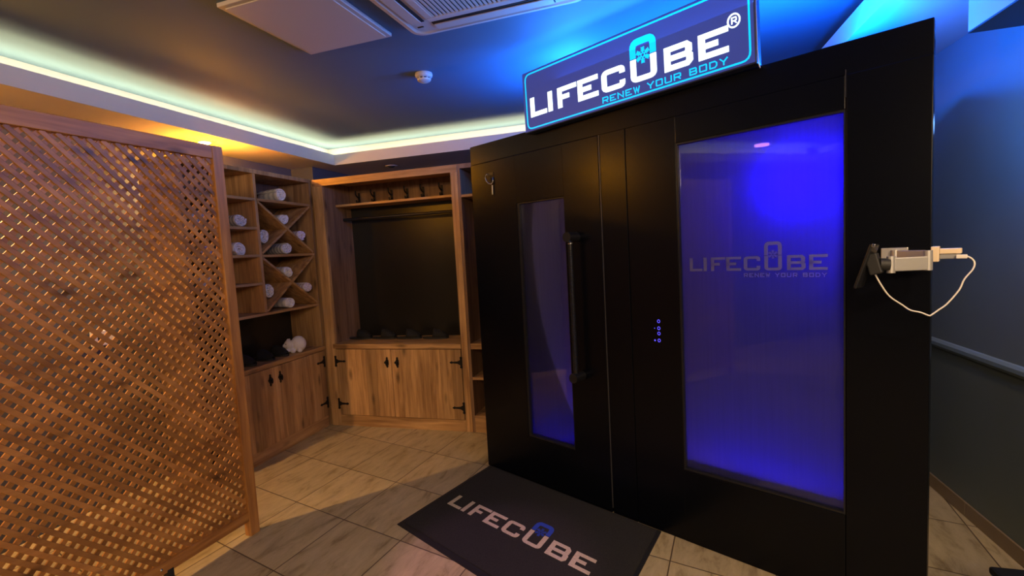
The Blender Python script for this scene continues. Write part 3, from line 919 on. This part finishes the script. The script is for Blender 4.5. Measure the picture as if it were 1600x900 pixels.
# ---------------------------------------------------------------- hardware shapes
def hinge_mesh(fn, sgn):
    """strap hinge: u across the door (sgn = direction of strap), v up"""
    bm = bmesh.new()
    prism(bm, [(-.008, -.048), (.008, -.048), (.011, -.040), (.008, -.030), (.008, .030), (.011, .040), (.008, .048), (-.008, .048), (-.011, .040), (-.008, .030), (-.008, -.030), (-.011, -.040)], fn, .004)
    o2 = [(.006, -.024), (.012, -.020), (.030, -.010), (.075, -.006), (.082, -.011), (.092, -.008), (.102, 0), (.092, .008), (.082, .011), (.075, .006), (.030, .010), (.012, .020), (.006, .024)]
    prism(bm, [(u * sgn, v) for u, v in (o2 if sgn > 0 else o2)], fn, .005)
    prism(bm, [(.004 * math.cos(a), .05 * math.sin(a) * 1.0) for a in [k * PI / 4 for k in range(8)]], fn, .009)
    return bm


def handle_mesh(fn):
    bm = bmesh.new()
    prism(bm, [(0, -.048), (.010, -.038), (.007, -.028), (.014, -.018), (.014, .018), (.007, .028), (.010, .038), (0, .048), (-.010, .038), (-.007, .028), (-.014, .018), (-.014, -.018), (-.007, -.028), (-.010, -.038)], fn, .004)
    for a in (0,):
        pts = [(u, v) for u, v in ((-.006, .004), (-.016, .012), (-.024, .0), (-.016, -.012), (-.006, -.004))]
        prism(bm, pts, fn, .014)
        prism(bm, [(-.007, -.010), (.007, -.010), (.007, .010), (-.007, .010)], fn, .020)
    tube(bm, [fn(0, .018, .018), fn(0, .006, .024), fn(0, -.010, .024), fn(0, -.024, .018)], .0045, 8)
    return bm


# ---------------------------------------------------------------- corner shelving unit (left)
XA, XAB = -2.839, -3.16
ya0, ya1 = 2.487, 3.798
ca = thing('shelving_cabinet', 'tall wooden shelving cabinet with crossed dividers holding rolled towels', 'cabinet', (XA, ya0, 0))
P0 = Vector((XA, ya0, 0))


def AB(*boxes, bev=0):
    return bmb(*[((lo[0] - XA, lo[1] - ya0, lo[2]), (hi[0] - XA, hi[1] - ya0, hi[2])) for lo, hi in boxes], bev=bev)


obj('carcass', AB(((XAB, ya0, 0), (XA, ya0 + .03, 2.16)), ((XAB, ya1 - .045, 0), (XA, ya1, 2.16)), ((XAB, ya0, 2.16), (XA, ya1, 2.191)), bev=.0015), M['cabA_v'], ca)
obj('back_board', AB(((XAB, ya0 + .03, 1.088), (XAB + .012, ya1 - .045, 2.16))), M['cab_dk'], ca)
obj('plinth', AB(((XAB, ya0 + .03, 0), (XA, ya1 - .045, .096)), bev=.002), M['cabA_h'], ca)
obj('niche_back', AB(((XAB, ya0 + .03, .60), (XAB + .012, ya1 - .045, 1.088))), M['blkgloss'], ca)
obj('countertop', AB(((XAB + .012, ya0 + .001, .690), (XA + .010, ya1 - .001, .725)), bev=.003), M['cabA_h'], ca)
obj('divider', AB(((XAB + .012, 3.117, 1.112), (XA - .003, 3.143, 2.16)), bev=.0015), M['cabA_v'], ca)
for y0_, y1_, z in ((ya0 + .03, ya1 - .045, 1.100), (ya0 + .03, 3.117, 1.334), (ya0 + .03, 3.117, 1.546), (ya0 + .03, 3.117, 1.751), (ya0 + .03, 3.117, 1.968),
                    (3.143, ya1 - .045, 1.968), (3.143, ya1 - .045, 1.543)):
    obj('shelf', AB(((XAB + .012, y0_, z - .010), (XA - .002, y1_, z + .010)), bev=.0015), M['cabA_h'], ca)


def diag(y0_, z0_, y1_, z1_):
    bm = bmesh.new(); dy, dz = y1_ - y0_, z1_ - z0_; Ln = math.hypot(dy, dz); a = math.atan2(dz, dy)
    mtx = Matrix.Translation((0, y0_ - ya0, z0_)) @ Matrix.Rotation(a, 4, 'X')
    box(bm, (XAB + .012 - XA, 0, -.009), (-.006, Ln, .009), .001, mtx)
    return bm


for zl, zh in ((1.553, 1.958), (1.110, 1.533)):
    obj('cross_divider', diag(3.150, zh - .004, 3.746, zl + .010), M['cabA_h'], ca)
    ym, zm_ = 3.448, (zl + zh) / 2
    obj('cross_divider', diag(3.150, zl + .010, ym - .008, zm_ - .006), M['cabA_h'], ca)
    obj('cross_divider', diag(ym + .008, zm_ + .006, 3.746, zh - .004), M['cabA_h'], ca)
fA = lambda yc, zc: (lambda u, v, w_: Vector((.0165 + w_ - 0, yc + u - ya0, zc + v)))
for y0_, y1_, hy_, hg, sgn in ((ya0 + .032, 3.136, 3.086, ya0 + .032, 1), (3.141, ya1 - .050, 3.192, ya1 - .056, -1)):
    d_ = obj('door', AB(((XA - .012, y0_, .101), (XA + .012, y1_, .686)), bev=.002), M['cabA_v'], ca)
    h_ = obj('handle', handle_mesh(lambda u, v, w_, hy_=hy_: Vector((.012 + w_, hy_ + u - ya0, .595 + v))), M['iron'], d_)
    for z in (.590, .220):
        obj('hinge', hinge_mesh(lambda u, v, w_, hg=hg, z=z: Vector((.012 + w_, hg + u - ya0, z + v)), sgn), M['iron'], d_)

# ---------------------------------------------------------------- open wardrobe (centre)
YBF, YBB = 3.774, 4.20
xb0, xb1 = -2.819, -1.467
cbn = thing('wardrobe_cabinet', 'open wooden wardrobe with black back panel, coat rail and two doors below', 'wardrobe', (xb0, YBF, 0))


def BB(*boxes, bev=0, ox=xb0):
    return bmb(*[((lo[0] - ox, lo[1] - YBF, lo[2]), (hi[0] - ox, hi[1] - YBF, hi[2])) for lo, hi in boxes], bev=bev)


obj('stile', BB(((xb0, YBF - .002, 0), (-2.720, YBF + .03, 2.125)), bev=.002), M['cabB_v'], cbn)
obj('stile', BB(((-1.526, YBF - .002, 0), (xb1, YBF + .03, 2.125)), bev=.002), M['cabB_v'], cbn)
obj('top_rail', BB(((xb0, YBF - .002, 2.125), (xb1, YBF + .03, 2.185)), bev=.002), M['cabB_h'], cbn)
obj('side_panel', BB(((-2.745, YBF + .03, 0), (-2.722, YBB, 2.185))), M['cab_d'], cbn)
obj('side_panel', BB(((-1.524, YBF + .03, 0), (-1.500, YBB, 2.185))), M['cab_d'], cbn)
obj('top_panel', BB(((-2.722, YBF + .03, 2.165), (-1.524, YBB, 2.185))), M['cabB_h'], cbn)
obj('back_panel', BB(((-2.722, YBB - .012, .5), (-1.524, YBB, 1.955))), M['blkgloss'], cbn)
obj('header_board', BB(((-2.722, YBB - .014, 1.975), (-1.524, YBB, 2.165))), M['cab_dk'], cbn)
obj('shelf', BB(((-2.722, 3.95, 1.955), (-1.524, YBB, 1.975)), bev=.0015), M['cabB_h'], cbn)
obj('countertop', BB(((-2.742, YBF - .008, .700), (-1.526, YBB - .012, .742)), bev=.003), M['cabB_h'], cbn)
obj('plinth', BB(((-2.720, YBF, 0), (-1.526, YBF + .04, .099)), bev=.002), M['cabB_h'], cbn)
bm = bmesh.new(); cyl(bm, (-2.722 - xb0, 4.06 - YBF, 1.845), (-1.524 - xb0, 4.06 - YBF, 1.845), .014, 20)
obj('hanging_rail', bm, M['blkmetal'], cbn, smooth='auto')
for x0_, x1_, hx_, hg, sgn in ((-2.716, -2.173, -2.211, -2.722, 1), (-2.168, -1.530, -2.113, -1.530, -1)):
    d_ = obj('door', BB(((x0_, YBF - .010, .104), (x1_, YBF + .014, .695)), bev=.002), M['cabB_v'], cbn)
    obj('handle', handle_mesh(lambda u, v, w_, hx_=hx_: Vector((hx_ + u - xb0, -.010 - w_, .583 + v))), M['iron'], d_)
    for z in (.588, .205):
        obj('hinge', hinge_mesh(lambda u, v, w_, hg=hg, z=z: Vector((hg + u - xb0, -.010 - w_, z + v)), sgn), M['iron'], d_)

# coat hooks on the header board
pos = ['leftmost black coat hook above the wardrobe shelf', 'second black coat hook from the left above the wardrobe shelf',
       'third black coat hook from the left above the wardrobe shelf', 'third black coat hook from the right above the wardrobe shelf',
       'second black coat hook from the right above the wardrobe shelf', 'rightmost black coat hook above the wardrobe shelf']
hk0 = None
for x, lb in zip((-2.62, -2.46, -2.28, -2.12, -1.96, -1.78), pos):
    if hk0 is None:
        hk0 = thing('coat_hook', lb, 'hook', (x, YBB - .014, 2.0), 0, 'black coat hooks above the wardrobe shelf')
        bm = bmesh.new(); box(bm, (-.012, -.006, -.012), (.012, 0, .095), .002); obj('back_plate', bm, M['iron'], hk0)
        bm = bmesh.new()
        tube(bm, smooth_pts([(0, -.005, .05), (0, -.035, .055), (0, -.060, .078), (0, -.062, .110)]), .0065, 8)
        tube(bm, smooth_pts([(0, -.005, .02), (0, -.030, .0), (0, -.048, .004), (0, -.052, .026)]), .0065, 8)
        obj('prong', bm, M['iron'], hk0, smooth=True)
    else:
        c_ = dup(hk0); c_.location = (x, YBB - .014, 2.0); c_['label'] = lb

# ---------------------------------------------------------------- right shelf unit, mostly behind the chamber
xc0, xc1 = -1.465, -.90
cs = thing('open_shelf_unit', 'narrow open wooden shelf unit between the wardrobe and the black chamber', 'shelf unit', (xc0, YBF, 0))
CB = lambda *b, bev=0: BB(*b, bev=bev, ox=xc0)
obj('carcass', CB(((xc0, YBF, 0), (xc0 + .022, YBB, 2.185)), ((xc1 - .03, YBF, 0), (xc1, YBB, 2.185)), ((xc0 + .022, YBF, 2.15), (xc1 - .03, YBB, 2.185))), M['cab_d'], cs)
obj('back_panel', CB(((xc0 + .022, YBB - .012, 0), (xc1 - .03, YBB, 2.15))), M['blkgloss'], cs)
obj('plinth', CB(((xc0 + .022, YBF, 0), (xc1 - .03, YBF + .03, .128)), bev=.002), M['cabB_h'], cs)
for z0_, z1_ in ((.128, .140), (.440, .462), (.695, .742), (1.925, 1.945)):
    obj('shelf', CB(((xc0 + .022, YBF + .002, z0_), (xc1 - .03, YBB - .012, z1_)), bev=.0015), M['cabB_h'], cs)

# ---------------------------------------------------------------- rolled towels
TM = [towel_mat(0, (.72, .70, .76), (.30, .32, .42), 42), towel_mat(1, (.78, .76, .80), (.52, .52, .60), 26), towel_mat(2, (.74, .66, .80), (.42, .32, .52), 46)]


def towel_mesh(r, turns, ln, sq=1.0, seed=0):
    rnd = random.Random(seed); bm = bmesh.new(); uvl = bm.loops.layers.uv.new('uv')
    n = int(turns * 22); th_ = r / turns * .80; pts = []
    ph_ = rnd.random() * 6
    for i in range(n + 1):
        t = i / n; a = t * turns * 2 * PI + ph_; rr = (.006 + (r - .006 - th_ / 2) * t) * (1 + .05 * math.sin(2 * a + ph_) + .03 * math.sin(3 * a))
        pts.append(Vector((rr * math.cos(a), rr * math.sin(a) * sq)))
    xs = [0, -.008, -.02] + [-ln * k / 6 for k in range(1, 6)] + [-ln + .01, -ln]
    ins = [.35, .85, 1] + [1] * 5 + [.9, .4]
    grid = []
    for j, x in enumerate(xs):
        row = []
        for i, p in enumerate(pts):
            a = pts[max(i - 1, 0)]; b = pts[min(i + 1, n)]; d_ = (b - a).normalized(); nn = Vector((-d_.y, d_.x))
            h_ = th_ / 2 * ins[j]
            wob = .003 * math.sin(i * .35 + ph_)
            row.append((bm.verts.new((x + wob * (j < 3), p.x + nn.x * h_, p.y + nn.y * h_)), bm.verts.new((x + wob * (j < 3), p.x - nn.x * h_, p.y - nn.y * h_))))
        grid.append(row)

    def face(vs, uvs):
        f = bm.faces.new(vs); f.smooth = True
        for l, uv in zip(f.loops, uvs): l[uvl].uv = uv
    m_ = len(xs)
    for j in range(m_ - 1):
        for i in range(n):
            for s_ in (0, 1):
                q_ = [grid[j][i][s_], grid[j][i + 1][s_], grid[j + 1][i + 1][s_], grid[j + 1][i][s_]]
                # stripes across the length near the end and along the roll
                face(q_, [(xs[j] * 4, i / n), (xs[j] * 4, (i + 1) / n), (xs[j + 1] * 4, (i + 1) / n), (xs[j + 1] * 4, i / n)])
    for i in range(n):
        for j in (0, m_ - 1):
            u0, u1 = i / n * 2.5, (i + 1) / n * 2.5
            face([grid[j][i][0], grid[j][i + 1][0], grid[j][i + 1][1], grid[j][i][1]], [(u0, 0), (u1, 0), (u1, 1), (u0, 1)])
    for i in (0, n):
        for j in range(m_ - 1):
            face([grid[j][i][0], grid[j + 1][i][0], grid[j + 1][i][1], grid[j][i][1]], [(0, 0)] * 4)
    return bm


TW = [
    (3.430, 1.980, .050, 1.0, 1, .25, .0, 'rolled grey-white towel alone on the top shelf of the shelving cabinet', .0),
    (3.436, 1.792, .044, 1.0, 1, .20, .1, 'white rolled towel in the top notch of the upper crossed divider', .35),
    (3.203, 1.640, .042, 1.2, 0, .18, .1, 'rolled towel leaning in the left notch of the upper crossed divider', .4),
    (3.640, 1.664, .042, 1.0, 2, .16, .0, 'purple-tinted rolled towel in the right notch of the upper crossed divider', .3),
    (3.440, 1.553, .047, .95, 0, .27, -.1, 'grey-striped rolled towel below the upper cross, lying on the middle shelf', .0),
    (3.434, 1.360, .043, 1.0, 1, .20, .1, 'white rolled towel in the top notch of the lower crossed divider', .35),
    (3.204, 1.218, .043, 1.2, 0, .18, .1, 'rolled towel in the left notch of the lower crossed divider', .4),
    (3.655, 1.222, .044, .9, 2, .18, .0, 'lilac rolled towel slumped in the right notch of the lower crossed divider', -.3),
    (3.425, 1.111, .045, 1.0, 1, .25, .0, 'white rolled towel below the lower cross, lying on the bottom shelf', .0),
    (2.985, 1.761, .048, .95, 0, .20, .2, 'striped rolled towel on the second shelf beside the lattice post', .0),
    (2.955, 1.556, .048, 1.1, 1, .16, .2, 'folded white towel on the third shelf beside the lattice post', .0),
    (2.640, 1.761, .046, 1.0, 0, .20, .1, 'rolled towel seen through the lattice, highest of the three there', .0),
    (2.665, 1.556, .046, 1.0, 2, .20, .1, 'rolled towel seen through the lattice, middle of the three there', .0),
    (2.640, 1.344, .047, 1.0, 1, .20, .1, 'rolled towel seen through the lattice, lowest of the three there', .0),
]
for i, (y, zb, r, sq, mi, ln, yaw, lb, lift) in enumerate(TW):
    r *= 1.13
    bm = towel_mesh(r, 2.6 + (i % 3) * .4, ln, sq, i)
    mn = min(v.co.z for v in bm.verts)
    if lb.startswith('folded'):
        for v in bm.verts:
            v.co.z = max(v.co.z, mn * .78)
        mn *= .78
    o = obj('rolled_towel', bm, TM[mi])
    o.location = (XA - .022, y, zb - mn + .001)
    o.rotation_euler = (0, 0, -.22)
    tag(o, lb, 'towel', 'rolled towels in the shelving cabinet')

# ---------------------------------------------------------------- plush figure and slippers
t = thing('plush_toy', 'small round white plush animal sitting on the cabinet counter', 'plush toy', (-2.93, 3.50, .725), -.8)
bm = bmesh.new()


def ell(bm, c, r, seg=20):
    bmesh.ops.create_uvsphere(bm, u_segments=seg, v_segments=seg // 2 + 2, radius=1, matrix=Matrix.Translation(c) @ Matrix.Diagonal((*r, 1)))


ell(bm, (0, .038, .068), (.060, .062, .068)); ell(bm, (.012, -.040, .070), (.040, .038, .042))
ell(bm, (.020, -.072, .066), (.020, .018, .017)); ell(bm, (.035, -.012, .020), (.022, .024, .022)); ell(bm, (-.02, -.02, .02), (.022, .024, .022))
ell(bm, (.052, .040, .022), (.024, .022, .022)); ell(bm, (.005, -.044, .108), (.012, .010, .014)); ell(bm, (-.02, -.030, .105), (.012, .010, .014))
ell(bm, (.035, -.058, .022), (.018, .018, .020))
o = obj('body', bm, M['plush'], t, smooth=True)
md = o.modifiers.new('join', 'REMESH'); md.mode = 'VOXEL'; md.voxel_size = .0045; md.use_smooth_shade = True
bm = bmesh.new(); ell(bm, (.049, -.064, .082), (.004, .004, .004), 8); obj('eye', bm, M['slotdark'], t)
bm = bmesh.new(); ell(bm, (.022, -.089, .068), (.006, .004, .005), 8); obj('nose', bm, M['slotdark'], t)

sl0 = None
slp = [((-2.62, 4.02, .742), 0, 'leftmost black slipper on the wardrobe counter'), ((-2.37, 4.02, .742), 0, 'second black slipper from the left on the wardrobe counter'),
       ((-2.12, 4.02, .742), 0, 'second black slipper from the right on the wardrobe counter'), ((-1.86, 4.02, .742), 0, 'rightmost black slipper on the wardrobe counter'),
       ((-2.99, 3.00, .725), 0, 'black slipper on the left cabinet counter, nearest the lattice'), ((-2.99, 3.19, .725), 0, 'middle black slipper on the left cabinet counter'),
       ((-2.99, 3.35, .725), 0, 'black slipper on the left cabinet counter, nearest the plush animal')]


def slipper():
    t = thing('slipper', '', 'slipper', (0, 0, 0), 0, None)
    bm = bmesh.new()
    outline = []
    for k in range(28):
        a = 2 * PI * k / 28
        x = math.cos(a) * .118; y = math.sin(a) * (.040 + .010 * math.cos(a)) + .006 * math.cos(a)
        outline.append((x, y))
    prism(bm, outline, lambda u, v, w_: Vector((u, v, w_)), .014)
    obj('sole', bm, M['rubber'], t, bevel=.003)
    bm = bmesh.new(); rows = []
    for i in range(9):
        x = -.012 + .128 * i / 8; wd = .046 * math.sqrt(max(.02, 1 - ((x - .03) / .092) ** 2 * .95)); hh = .062 * (1 - (i / 8) ** 2.2 * .75)
        rows.append([bm.verts.new((x, wd * math.cos(PI * k / 10), .013 + hh * math.sin(PI * k / 10))) for k in range(11)])
    for A, B in zip(rows, rows[1:]):
        for k in range(10): bm.faces.new((A[k], A[k + 1], B[k + 1], B[k]))
    o = obj('upper', bm, M['slipper'], t, smooth=True)
    md = o.modifiers.new('thick', 'SOLIDIFY'); md.thickness = .005; md.offset = -1
    return t


for loc, rz, lb in slp:
    if sl0 is None: sl0 = c_ = slipper()
    else: c_ = dup(sl0)
    c_.location = loc; c_.rotation_euler = (0, 0, rz); c_.scale = (1.02, 1.05, 1.2); c_['label'] = lb; c_['group'] = 'black slippers on the cabinet counters'

# ---------------------------------------------------------------- lattice screen
LX, LY, LA = -2.145, 2.161, -.0805
ls = thing('lattice_screen', 'large honey-brown wooden lattice screen standing at the left', 'screen', (LX, LY, 0), LA)
LEN, LT, LB = 2.05, 2.104, .088
pw = .060
for y1_ in (0, -LEN + pw):
    obj('post', bmb(((-.045, y1_ - pw, 0), (0, y1_, LT)), bev=.003), M['lat_v'], ls)
obj('top_rail', bmb(((-.043, -LEN + pw, LT - .068), (-.002, -pw, LT - .0005)), bev=.003), M['lat_h'], ls)
obj('bottom_rail', bmb(((-.043, -LEN + pw, LB), (-.002, -pw, LB + .052)), bev=.003), M['lat_h'], ls)


def lattice(slope, x0_, x1_, width, pitch, ph_):
    bm = bmesh.new()
    ya, yb_, za, zb = -LEN + pw - .004, -pw + .004, LB + .048, LT - .064
    n0 = int((yb_ - ya + zb - za) / pitch) + 2
    for i in range(-2, n0 + 2):
        if slope < 0: c_ = ya + za + i * pitch + ph_                     # y + z = c
        else: c_ = yb_ - za - i * pitch - ph_                             # y - z = c
        pts = []
        for (yy, zz) in ((ya, None), (yb_, None), (None, za), (None, zb)):
            if yy is not None: zz = (c_ - yy) if slope < 0 else (yy - c_)
            else: yy = (c_ - zz) if slope < 0 else (c_ + zz)
            if ya - 1e-6 <= yy <= yb_ + 1e-6 and za - 1e-6 <= zz <= zb + 1e-6: pts.append((yy, zz))
        if len(pts) < 2: continue
        pts.sort(); a, b = pts[0], pts[-1]
        Ln = math.hypot(b[0] - a[0], b[1] - a[1])
        if Ln < .03: continue
        ang = math.atan2(b[1] - a[1], b[0] - a[0])
        box(bm, (x0_, .004, -width / 2), (x1_, Ln - .004, width / 2), 0, Matrix.Translation((0, a[0], a[1])) @ Matrix.Rotation(ang, 4, 'X'))
    return bm


PITCH = .0535
obj('lattice_slats', lattice(-1, -.019, -.012, .0200, PITCH, .01), M['latf'], ls, bevel=.0018)
obj('lattice_slats', lattice(1, -.027, -.0195, .0200, PITCH, .0), M['latb'], ls)
# foot hardware near the camera
bm = bmesh.new(); cyl(bm, (-.03, -.50, .022), (.018, -.50, .022), .022, 24); box(bm, (-.034, -.515, .02), (.0, -.485, LB + .01), .002)
obj('caster', bm, M['rubber'], ls, smooth='auto')
bm = bmesh.new(); lathe(bm, [(.007, -.003), (.007, 0), (.003, .003)], (0.0, -.54, .116), 14, axis=0)
obj('screw', bm, M['chrome'], ls)

# ---------------------------------------------------------------- items at the edges
t = thing('wall_box', 'small white box on the wall seen through the lattice', 'wall box', (XL, 2.31, 1.072))
obj('housing', bmb(((0, -.055, -.055), (.035, .075, .045)), bev=.006), M['plush'], t)
obj('opening', bmb(((.034, -.03, -.02), (.037, .03, .02))), M['slotdark'], t)

t = thing('storage_case', 'black case on the floor at the bottom right corner', 'case', (1.27, 1.83, 0))
obj('case_body', bmb(((-.18, -.30, .0), (.18, .206, .27)), bev=.012), M['rubber'], t)
obj('lid', bmb(((-.185, -.305, .27), (.185, .21, .30)), bev=.010), M['blkmetal'], t)
bm = bmesh.new(); tube(bm, smooth_pts([(-.06, .0, .30), (-.055, .0, .318), (0, .0, .322), (.055, .0, .318), (.06, .0, .30)]), .006, 8)
obj('handle', bm, M['chrome'], t, smooth=True)
